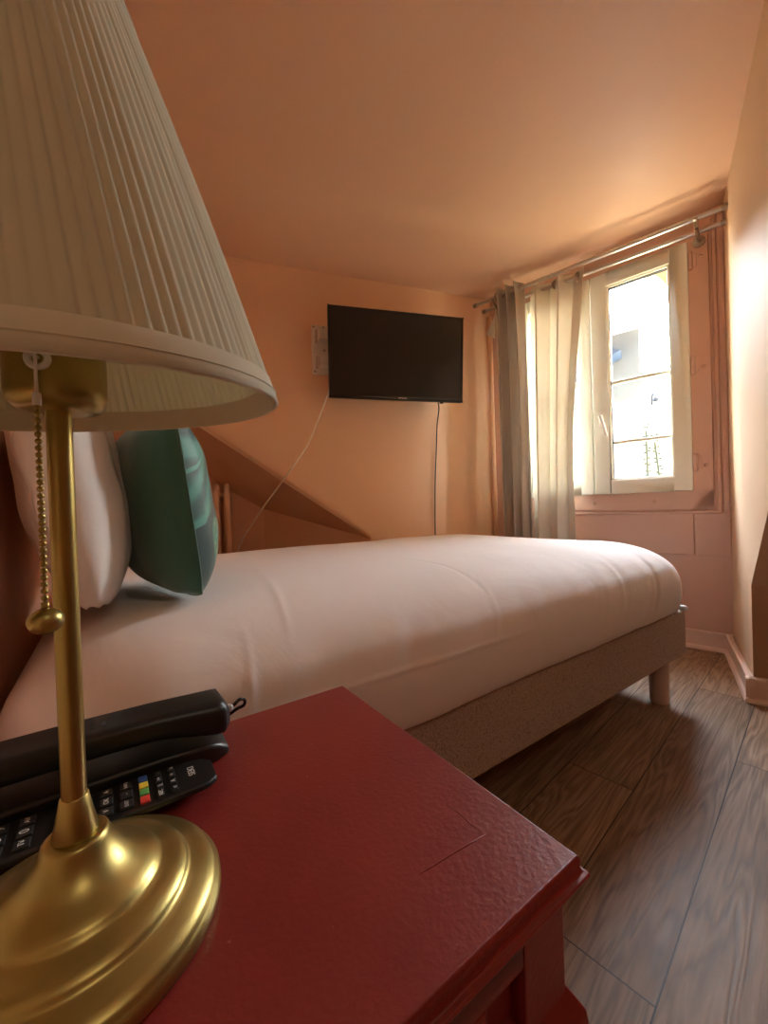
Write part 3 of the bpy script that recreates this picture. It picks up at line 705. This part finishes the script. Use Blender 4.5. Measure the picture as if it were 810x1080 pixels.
def PS(a, b, sg, off):
    q = .22; pin = .03; w_, h_, t_ = .62, .45, .150
    k = (1 - pin * (1 - b * b)) * math.sqrt(1 - q * b ** 4); k2 = (1 - pin * (1 - a * a)) * math.sqrt(1 - q * a ** 4)
    t = max(0, 1 - abs(a) ** 2.6) ** .55 * max(0, 1 - abs(b) ** 2.6) ** .55
    wv = .008 * (n1d(a * 3) + n1d(b * 3.7 + 9) - 1) * t
    return pc + pu * (a * w_ / 2 * k - off * (.8 if a < -.9 else .2)) + pv * (b * h_ / 2 * k2) + pz * (sg * (t_ / 2 * t + wv + off))
bm = bmesh.new(); rows = []                                      # open hem of the case folded round the near end
for j in range(61):
    b = -.985 + 1.97 * j / 60; row = []
    wave = .08 * (1 + .5 * sin(b * 6 + 1) + .25 * sin(b * 15))
    for k in range(13): row.append(bm.verts.new(PS(-.72 - .28 * (k / 12) ** .6, b, 1, .003)))
    for k in range(1, 5): row.append(bm.verts.new(PS(-1 + wave * k / 4, b, -1, .004 + .003 * k / 4)))
    rows.append(row)
for a, b in zip(rows, rows[1:]):
    for k in range(len(a) - 1): bm.faces.new((a[k], a[k + 1], b[k + 1], b[k]))
obj('pillowcase_hem', bm, M['pillow'], pw_, smooth=True, solid=.0025)

yaw = math.radians(8); lean = math.radians(6.5)
cu = (NV * cos(yaw) - DV * sin(yaw)).normalized(); cf = (DV * cos(yaw) + NV * sin(yaw)).normalized()
cv = (Z * cos(lean) - cf * sin(lean)).normalized(); cz = (cf * cos(lean) + Z * sin(lean)).normalized()
cc = bd(.122, .690, .560) + cu * .195 + cv * .160
cs = thing('cushion', 'dark green scatter cushion with a leaf print face beside the pillow', 'cushion', bd(.1, .88, .56))
bm, _ = cushion_mesh(cc, cu, cv, cz, .40, .325, .140, 2.8, 44, .03, side=-1, wob=.006, seed=3, q=.17); obj('back_cover', bm, M['green'], cs, smooth=True)
bm, _ = cushion_mesh(cc, cu, cv, cz, .40, .325, .148, 2.8, 44, .03, side=1, wob=.006, seed=5, q=.17); fc = obj('leaf_print_cover', bm, M['leafcloth'], cs, smooth=True); fc['label'] = 'leaf printed front cover'
bm = bmesh.new(); pts = []
for a, b in [(-1 + 2 * i / 20, -1) for i in range(20)] + [(1, -1 + 2 * i / 20) for i in range(20)] + [(1 - 2 * i / 20, 1) for i in range(20)] + [(-1, 1 - 2 * i / 20) for i in range(20)]:
    pts.append(cc + cu * (a * .20 * (1 - .03 * (1 - b * b)) * math.sqrt(1 - .17 * b ** 4)) + cv * (b * .1625 * (1 - .03 * (1 - a * a)) * math.sqrt(1 - .17 * a ** 4)))
add_tube(bm, pts, .0022, 6, closed=True); obj('seam', bm, M['green'], cs, smooth=True)

# ------------------------------------------------------------------ bedside cabinet
NT = .480
ns = thing('nightstand', 'dark red painted bedside cabinet in the foreground', 'bedside cabinet', bd(.02, .29, 0))
nS0, nS1, nN0, nN1 = -.205, .236, .136, .446
bm = bmesh.new()
def slab(s0, s1, n0, n1, prof):
    lps = []
    for ins, z in prof: lps.append([bm.verts.new(bd(s, n, z)) for s, n in ((s0 + ins, n0 + ins), (s1 - ins, n0 + ins), (s1 - ins, n1 - ins), (s0 + ins, n1 - ins))])
    for a, b in zip(lps, lps[1:]):
        for i in range(4): bm.faces.new((a[i], a[(i + 1) % 4], b[(i + 1) % 4], b[i]))
    bm.faces.new(lps[-1]); bm.faces.new(list(reversed(lps[0])))
slab(nS0, nS1, nN0, nN1, [(.014, .456), (.006, .460), (-.001, .4655), (-.003, .468), (-.0025, .4695), (.0005, .4705), (.0015, .473), (.001, .477), (.0022, .4795), (.0035, .480)])
top_ = obj('top', bm, M['red'], ns, bevel=.0008)
for pts, w0 in (([(.1442, .1871), (.155, .1866), (.170, .1857), (.185, .1845), (.2000, .1833)], .0007), ([(.2000, .1833), (.1985, .195), (.1992, .206), (.1977, .2192)], .0004), ([(.2021, .2704), (.198, .286), (.194, .3018)], .0003)):
    bm = bmesh.new(); add_tube(bm, [bd(a, b, NT - w0 * .35) for a, b in pts], [w0 * .3] + [w0] * (len(pts) - 2) + [w0 * .6], 8); obj('paint_crack', bm, M['red'], top_, smooth=True)
BS1, BN0 = nS1 - .010, nN0 + .008
bm = bmesh.new(); box_f(bm, bd, nS0 + .02, BS1, BN0 + .012, nN1 - .012, .06, .454)
for (s0, s1) in ((BS1 - .040, BS1), (nS0 + .02, nS0 + .06)):
    box_f(bm, bd, s0, s1, BN0, BN0 + .02, .0, .454)
    box_f(bm, bd, s0, s1, nN1 - .032, nN1 - .004, .0, .454)
box_f(bm, bd, nS0 + .06, BS1 - .04, BN0, BN0 + .02, .435, .454); box_f(bm, bd, nS0 + .06, BS1 - .04, BN0, BN0 + .02, .06, .10)
obj('body', bm, M['red'], ns, bevel=.002)
bm = bmesh.new(); box_f(bm, bd, nS0 + .085, BS1 - .065, BN0 + .004, BN0 + .014, .13, .430); obj('side_panel', bm, M['red'], ns, bevel=.004)
bm = bmesh.new(); slab(nS0 + .006, BS1 + .0105, BN0 - .0085, nN1, [(.0, .0), (.0, .376), (.001, .383), (.009, .396), (.010, .397)]); obj('plinth', bm, M['red'], ns, bevel=.0015)

# ------------------------------------------------------------------ lamp
LX = V((-.1688, .2094, 0)); lb = LX + Z * NT
lamp = thing('table_lamp', 'brass table lamp with a pleated ivory shade on the red cabinet', 'lamp', lb)
base_prof = [(0, 0), (.0660, 0), (.0690, .0015), (.0698, .004), (.0695, .0075), (.0680, .0095), (.0672, .0105), (.0668, .0115),
             (.0655, .0130), (.0620, .0150), (.0575, .0168), (.0540, .0180), (.0525, .0190), (.0520, .0202), (.0508, .0216), (.0475, .0235), (.0430, .0252), (.0395, .0264),
             (.0380, .0275), (.0372, .0288), (.0355, .0304), (.0320, .0326), (.0275, .0352), (.0235, .0382), (.0200, .0420), (.0172, .0462), (.0155, .0500), (.0146, .0524), (.0134, .0536), (.0118, .0538), (0, .0538)]
bm = bmesh.new(); add_lathe(bm, lb, base_prof, 160); obj('base', bm, M['brass'], lamp, smooth=True)
bm = bmesh.new(); add_lathe(bm, lb, [(0, .0530), (.0100, .0530), (.0102, .0550), (.0082, .0640), (.0064, .0735), (.0060, .0740), (0, .0740)], 48); obj('collar', bm, M['brass'], lamp, smooth=True)
bm = bmesh.new(); add_lathe(bm, lb, [(0, .07), (.0056, .07), (.0056, .290), (0, .290)], 40); obj('pole', bm, M['brass'], lamp, smooth=False, bevel=.0003)
for p in lamp.children[-1].data.polygons: p.use_smooth = True
bm = bmesh.new(); add_lathe(bm, lb, [(0, .2760), (.0120, .2760), (.0170, .2770), (.0205, .2800), (.0215, .2850), (.0215, .3350), (.0190, .3380), (0, .3380)], 64); sk = obj('socket', bm, M['brass'], lamp, smooth=True)
bm = bmesh.new(); add_lathe(bm, lb, [(0, .336), (.012, .336), (.013, .355), (.022, .375), (.026, .395), (.022, .415), (.010, .425), (0, .426)], 32); obj('bulb', bm, M['bulb'], lamp, smooth=True)
# shade
SC = V((-.1708, .2091, .7593)); SA = V((-.0278, -.1038, 1)).normalized(); NP = 124; SEG = NP * 6
ZB, ZT = 0., .197; RB, RT = .1120, .0545
def pleat(k, r, z):
    f = (k % 6) / 6; pl = k // 6
    tri = (f / .7 if f < .7 else (1 - f) / .3)
    a = .00085 * (.35 + 1.3 * hash01(pl)) * (.5 + .5 * r / RB)
    return a * (tri - .5) + .0005 * (n1d(pl * .37 + z * 3) - .5)
def shr(z):
    f = (z - ZB) / (ZT - ZB); return RB + (RT - RB) * f + .0016 * sin(pi * f)
zs = [ZB + (ZT - ZB) * k / 24 for k in range(25)]
bm = bmesh.new(); add_lathe(bm, SC, [(shr(z), z) for z in zs], SEG, axis=SA, mod=pleat)
sh = obj('lamp_shade', bm, M['shade'], lamp, smooth=True, solid=.0012)
def band(z0, z1, g, nm):
    bm = bmesh.new()
    zz = [z0, z0 + .0006, (z0 + z1) / 2, z1 - .0006, z1]
    outp = [(shr(z0) + g * .3, z0)] + [(shr(z) + g, z) for z in zz[1:-1]] + [(shr(z1) + g * .3, z1)]
    inp = [(shr(z) - g, z) for z in reversed(zz)]
    add_lathe(bm, SC, outp + inp + [outp[0]], 160, axis=SA); return obj(nm, bm, M['shade_trim'], sh, smooth=True)
band(ZB - .0015, ZB + .0125, .0017, 'lower_band'); band(ZT - .012, ZT + .0015, .0016, 'upper_band')
bm = bmesh.new(); sx_ = SA.cross(V((0, 1, 0))).normalized(); sy_ = SA.cross(sx_)
add_tube(bm, [SC + SA * .0045 + (sx_ * cos(2 * pi * k / 96) + sy_ * sin(2 * pi * k / 96)) * (shr(.0045) + .0019) for k in range(96)], .00045, 6, closed=True); obj('stitching', bm, M['shade_trim'], sh)
# inner carrier ring with three spokes holding the shade on the socket
bm = bmesh.new()
for a in (.4, 2.5, 4.6):
    add_tube(bm, [lb + V((.021 * cos(a), .021 * sin(a), .334)), SC + SA * .08 + (sx_ * cos(a) + sy_ * sin(a)) * (shr(.08) - .001)], .0012, 6)
obj('shade_carrier', bm, M['steel'], lamp)
# pull switch: grommet, cord, ball chain, ball knob
tocam = (V((-.1610, .1875, 0)) - LX); td = tocam.normalized()
gp = LX + td * .0215 + Z * .7765
bm = bmesh.new(); gx = td.cross(Z).normalized()
add_tube(bm, [gp + (gx * cos(2 * pi * k / 28) + Z * sin(2 * pi * k / 28)) * .0040 for k in range(28)], .0016, 10, closed=True); obj('switch_grommet', bm, M['pvc_white'], sk, smooth=True)
bm = bmesh.new(); add_lathe(bm, gp - td * .0005, [(.0034, 0), (0, .0003)], 20, td); obj('switch_hole', bm, M['black'], sk)
chain = lambda f: V((-.1608, .1870, .7775)).lerp(V((-.1606, .1868, .6600)), f)
bm = bmesh.new(); add_tube(bm, [gp - td * .002, gp + td * .0035 + Z * .0008, chain(.02), chain(.16)], .0008, 8); add_tube(bm, [chain(.150), chain(.156), chain(.20), chain(.206)], [.001, .0018, .0018, .001], 10)
pcd = obj('pull_cord', bm, M['pvc_white'], lamp, smooth=True)
bm = bmesh.new(); nb = 30
for k in range(nb): add_sphere(bm, chain(.21 + .79 * k / (nb - 1)), .00150, 12, 8)
add_tube(bm, [chain(.2), chain(1.01)], .0005, 6); obj('ball_chain', bm, M['brass'], pcd, smooth=True)
bm = bmesh.new(); add_sphere(bm, chain(1.) - Z * .0075, .0071, 28, 18, (1, 1, .86)); add_tube(bm, [chain(.99), chain(1.) - Z * .002], .0017, 10); obj('pull_knob', bm, M['brass'], pcd, smooth=True)

# ------------------------------------------------------------------ telephone
ph = thing('telephone', 'black corded telephone cradle at the back of the red cabinet', 'telephone', bd(-.04, .40, NT))
def loft(bm, secs, cap=True):
    rg = [[bm.verts.new(p) for p in s] for s in secs]
    for a, b in zip(rg, rg[1:]):
        n = len(a)
        for i in range(n): bm.faces.new((a[i], a[(i + 1) % n], b[(i + 1) % n], b[i]))
    if cap: bm.faces.new(list(reversed(rg[0]))); bm.faces.new(rg[-1])
def rsec(s, n0, n1, z0, z1, r, fr=bd, k=5):
    out = []
    for cx, cy, a0 in ((n1 - r, z0 + r, -pi / 2), (n1 - r, z1 - r, 0), (n0 + r, z1 - r, pi / 2), (n0 + r, z0 + r, pi)):
        for i in range(k): a = a0 + pi / 2 * i / (k - 1); out.append(fr(s, cx + r * cos(a), cy + r * sin(a)))
    return out
bm = bmesh.new()
loft(bm, [rsec(s,   .374 + e, .442 - e, NT, NT + h, .004) for s, h, e in ((-.165, .012, .006), (-.160, .018, .001), (-.13, .021, 0), (.03, .021, 0), (.060, .019, .001), (.074, .015, .004), (.083, .008, .010))])
obj('cradle', bm, M['black'], ph, smooth=True, bevel=.001)
hset = thing('telephone_handset', 'black telephone handset lying in the cradle beside the bed', 'handset', bd(-.04, .40, NT + .022))
bm = bmesh.new(); sec = []
for k in range(41):
    f = k / 40; s = -.165 + .250 * f
    e = abs(2 * f - 1); up = .003 * (1 - e ** 2)
    endr = 1. if e < .93 else math.sqrt(max(0, 1 - ((e - .93) / .07) ** 2))
    hw = (.021 + .003 * e ** 3) * (.55 + .45 * endr); th = (.018 + .014 * max(0, (e - .5) / .5) ** 1.2)
    zt = NT + .052 + up - (1 - endr) * .010; zb_ = zt - th * (.45 + .55 * endr) - .002
    zb_ = max(zb_, NT + .0222)
    sec.append(rsec(s, .396 - hw, .396 + hw, zb_, zt, min(hw, (zt - zb_) / 2) * .72, k=6))
loft(bm, sec); obj('grip', bm, M['black'], hset, smooth=True)
for ds in (0, .0075):
    bm = bmesh.new(); box_f(bm, bd, -.018 + ds, -.0155 + ds, .388, .396, NT + .0538, NT + .0552); obj('vent_slot', bm, M['black_gloss'], hset)
bm = bmesh.new(); add_lathe(bm, bd(.083, .396, NT + .036), [(.0035, -.002), (.0035, .006), (.002, .008), (0, .008)], 16, DV); obj('cord_plug', bm, M['grey_plastic'], hset)
bm = bmesh.new(); add_tube(bm, smooth_path([bd(.090, .396, NT + .036), bd(.097, .398, NT + .040), bd(.103, .402, NT + .037), bd(.103, .404, NT + .031), bd(.096, .408, NT + .027), bd(.084, .414, NT + .018), bd(.075, .42, NT + .012)]), .0016, 8); obj('handset_cord', bm, M['black_gloss'], hset, smooth=True)

# ------------------------------------------------------------------ remote control
rm = thing('remote_control', 'black television remote with white printed keys behind the lamp base', 'remote control', bd(-.04, .335, NT))
rzt = .0165; rn0, rn1 = .3270, .3690
rs0, rs1 = -.140, .063
bm = bmesh.new(); sec = []
for k in range(33):
    f = k / 32; s = rs0 + (rs1 - rs0) * f
    e = max(0, (f - .90) / .10); e0 = max(0, (.08 - f) / .08)
    c_ = math.sqrt(max(0, 1 - e * e)); c0 = math.sqrt(max(0, 1 - e0 * e0))
    lift = 0. + .007 * max(0, (f - .72) / .28) ** 1.6
    hw = (rn1 - rn0) / 2 * min(.62 + .38 * c_, .8 + .2 * c0); cn = (rn0 + rn1) / 2
    zt = NT + rzt - .0015 * (e + e0)
    z0 = NT + min(lift, rzt - .006)
    p = [(-hw + .014, z0), (hw - .010, z0), (hw - .002, z0 + (zt - z0) * .45), (hw, zt - .0045), (hw - .0006, zt - .0012), (hw - .003, zt), (-hw + .003, zt), (-hw + .0006, zt - .0012), (-hw, zt - .0045), (-hw + .004, z0 + (zt - z0) * .45)]
    sec.append([bd(s, cn + a, b) for a, b in p])
loft(bm, sec); obj('body', bm, M['black'], rm, bevel=.0006)
RX, RY = NV, -DV
kz = NT + rzt
def key(s, n, w, d, mat='key', mark=None, size=.0042):
    bm = bmesh.new(); box_f(bm, bd, s - d / 2, s + d / 2, n - w / 2, n + w / 2, kz - .001, kz + .0016)
    k = obj('key', bm, M[mat], rm, bevel=.0006)
    if mark: text('key_mark', mark, size, M['white_mark'], k, bd(s, n, kz + .0017), RX, RY, .00005)
    return k
cn = (rn0 + rn1) / 2
cols4 = (-.0132, -.0044, .0044, .0132); cols3 = (-.0115, 0, .0115)
for dn_, mk in zip(cols4, ('\u00ab', '\u25b2' if 0 else 'A', '=', '\u00bb')): key(.0335, cn + dn_, .0062, .0042, mark=mk, size=.0046)
for dn_, mk in zip(cols4, ('REC', '||', '>>', '-')): key(.0245, cn + dn_, .0068, .0042, mark=mk, size=.0038)
for dn_, mt in zip(cols4, ('key_red', 'key_green', 'key_yellow', 'key_blue')): kk = key(.0145, cn + dn_, .0074, .0060, mt); kk['label'] = mt.split('_')[1] + ' key'
for s, marks in ((.0035, ('EXIT', '-', 'INFO')), (-.0085, ('V', 'OK', 'A')), (-.0205, ('MENU', '-', 'GUIDE')), (-.0325, ('P-', '+', 'P+'))):
    for dn_, mk in zip(cols3, marks): key(s, cn + dn_, .0088, .0078, mark=mk, size=.0046 if len(mk) < 3 else .0034)
for s, marks in ((-.0520, ('TV', '0', 'AV')), (-.0655, ('7', '8', '9')), (-.0790, ('4', '5', '6')), (-.0925, ('1', '2', '3')), (-.108, ('TXT', '-', 'INF'))):
    for dn_, mk in zip(cols3, marks): key(s, cn + dn_, .0092, .0085, mark=mk, size=.0075 if len(mk) < 2 else .0045)
text('maker_mark', 'SEKI', .0068, M['white_mark'], rm, bd(.0470, cn + .002, kz + .0001), RX, RY, .00008)

# ------------------------------------------------------------------ light
w = bpy.data.worlds.new('sky'); bpy.context.scene.world = w; w.use_nodes = True
nt = w.node_tree; bg = nt.nodes['Background']
tcw = nd(nt, 'ShaderNodeTexCoord'); sp = nd(nt, 'ShaderNodeSeparateXYZ'); lk(nt, tcw.outputs['Generated'], sp.inputs[0])
f = mth(nt, 'ADD', mth(nt, 'MULTIPLY', sp.outputs[2], .5), .5)
col = ramp(nt, f, [(.0, (.34, .29, .19)), (.42, (.60, .53, .38)), (.50, (1., .97, .92)), (.60, (.96, .96, .96)), (1., (.58, .74, 1.))])
# the sky is far brighter on the side the window looks out on
vd = nd(nt, 'ShaderNodeVectorMath'); vd.operation = 'DOT_PRODUCT'; lk(nt, tcw.outputs['Generated'], vd.inputs[0]); vd.inputs[1].default_value = tuple(EC)
side = nd(nt, 'ShaderNodeMapRange'); side.interpolation_type = 'SMOOTHSTEP'
for k_, v_ in (('From Min', -.35), ('From Max', .55), ('To Min', .05), ('To Max', 1.)): side.inputs[k_].default_value = v_
lk(nt, vd.outputs['Value'], side.inputs['Value'])
lk(nt, col, bg.inputs[0]); lk(nt, mth(nt, 'MULTIPLY', side.outputs[0], 20.), bg.inputs[1])
def portal(name, c, nrm, upv, sx, sy):
    l = bpy.data.lights.new(name, 'AREA'); l.shape = 'RECTANGLE'; l.size = sx; l.size_y = sy; l.cycles.is_portal = True
    o = bpy.data.objects.new(name, l); C.objects.link(o)
    zc = -V(nrm).normalized(); yc = V(upv).normalized(); xc = yc.cross(zc).normalized(); yc = zc.cross(xc)
    m = Matrix((xc, yc, zc)).transposed().to_4x4(); m.translation = V(c); o.matrix_world = m
portal('window_portal', ww((T0 + T1) / 2, -.125, (Z0 + Z1) / 2), WN, Z, T1 - T0, Z1 - Z0)

# added warm fill light without a fitting, under the ceiling behind the viewer
cl = bpy.data.lights.new('added_fill_light', 'AREA'); cl.shape = 'DISK'; cl.size = .32; cl.energy = .7; cl.color = (1., .84, .62)
cl_o = bpy.data.objects.new('added_fill_light', cl); C.objects.link(cl_o); cl_o.location = (.75, -.55, H_CEIL - .06)

# ------------------------------------------------------------------ camera and output
cam = bpy.data.cameras.new('camera'); co = bpy.data.objects.new('camera', cam); C.objects.link(co)
p, ph_ = math.radians(.5), .033
right = V((1, 0, 0)); up = V((0, sin(p), cos(p))); fw = V((0, cos(p), -sin(p)))
r_ = right * cos(ph_) - up * sin(ph_); u_ = up * cos(ph_) + right * sin(ph_)
m = Matrix((r_, u_, -fw)).transposed().to_4x4(); m.translation = V((0, 0, .70)); co.matrix_world = m
cam.sensor_fit = 'VERTICAL'; cam.sensor_height = 36.; cam.lens = 36. * 420. / 1080.; cam.clip_start = .01
sc = bpy.context.scene; sc.camera = co
vs = sc.view_settings; vs.view_transform = 'Standard'; vs.look = 'None'; vs.gamma = 1.; vs.use_curve_mapping = False; vs.exposure = 1.96
sc.cycles.max_bounces = 16; sc.cycles.diffuse_bounces = 10; sc.cycles.glossy_bounces = 6; sc.cycles.transparent_max_bounces = 16
sc.cycles.sample_clamp_indirect = 8.
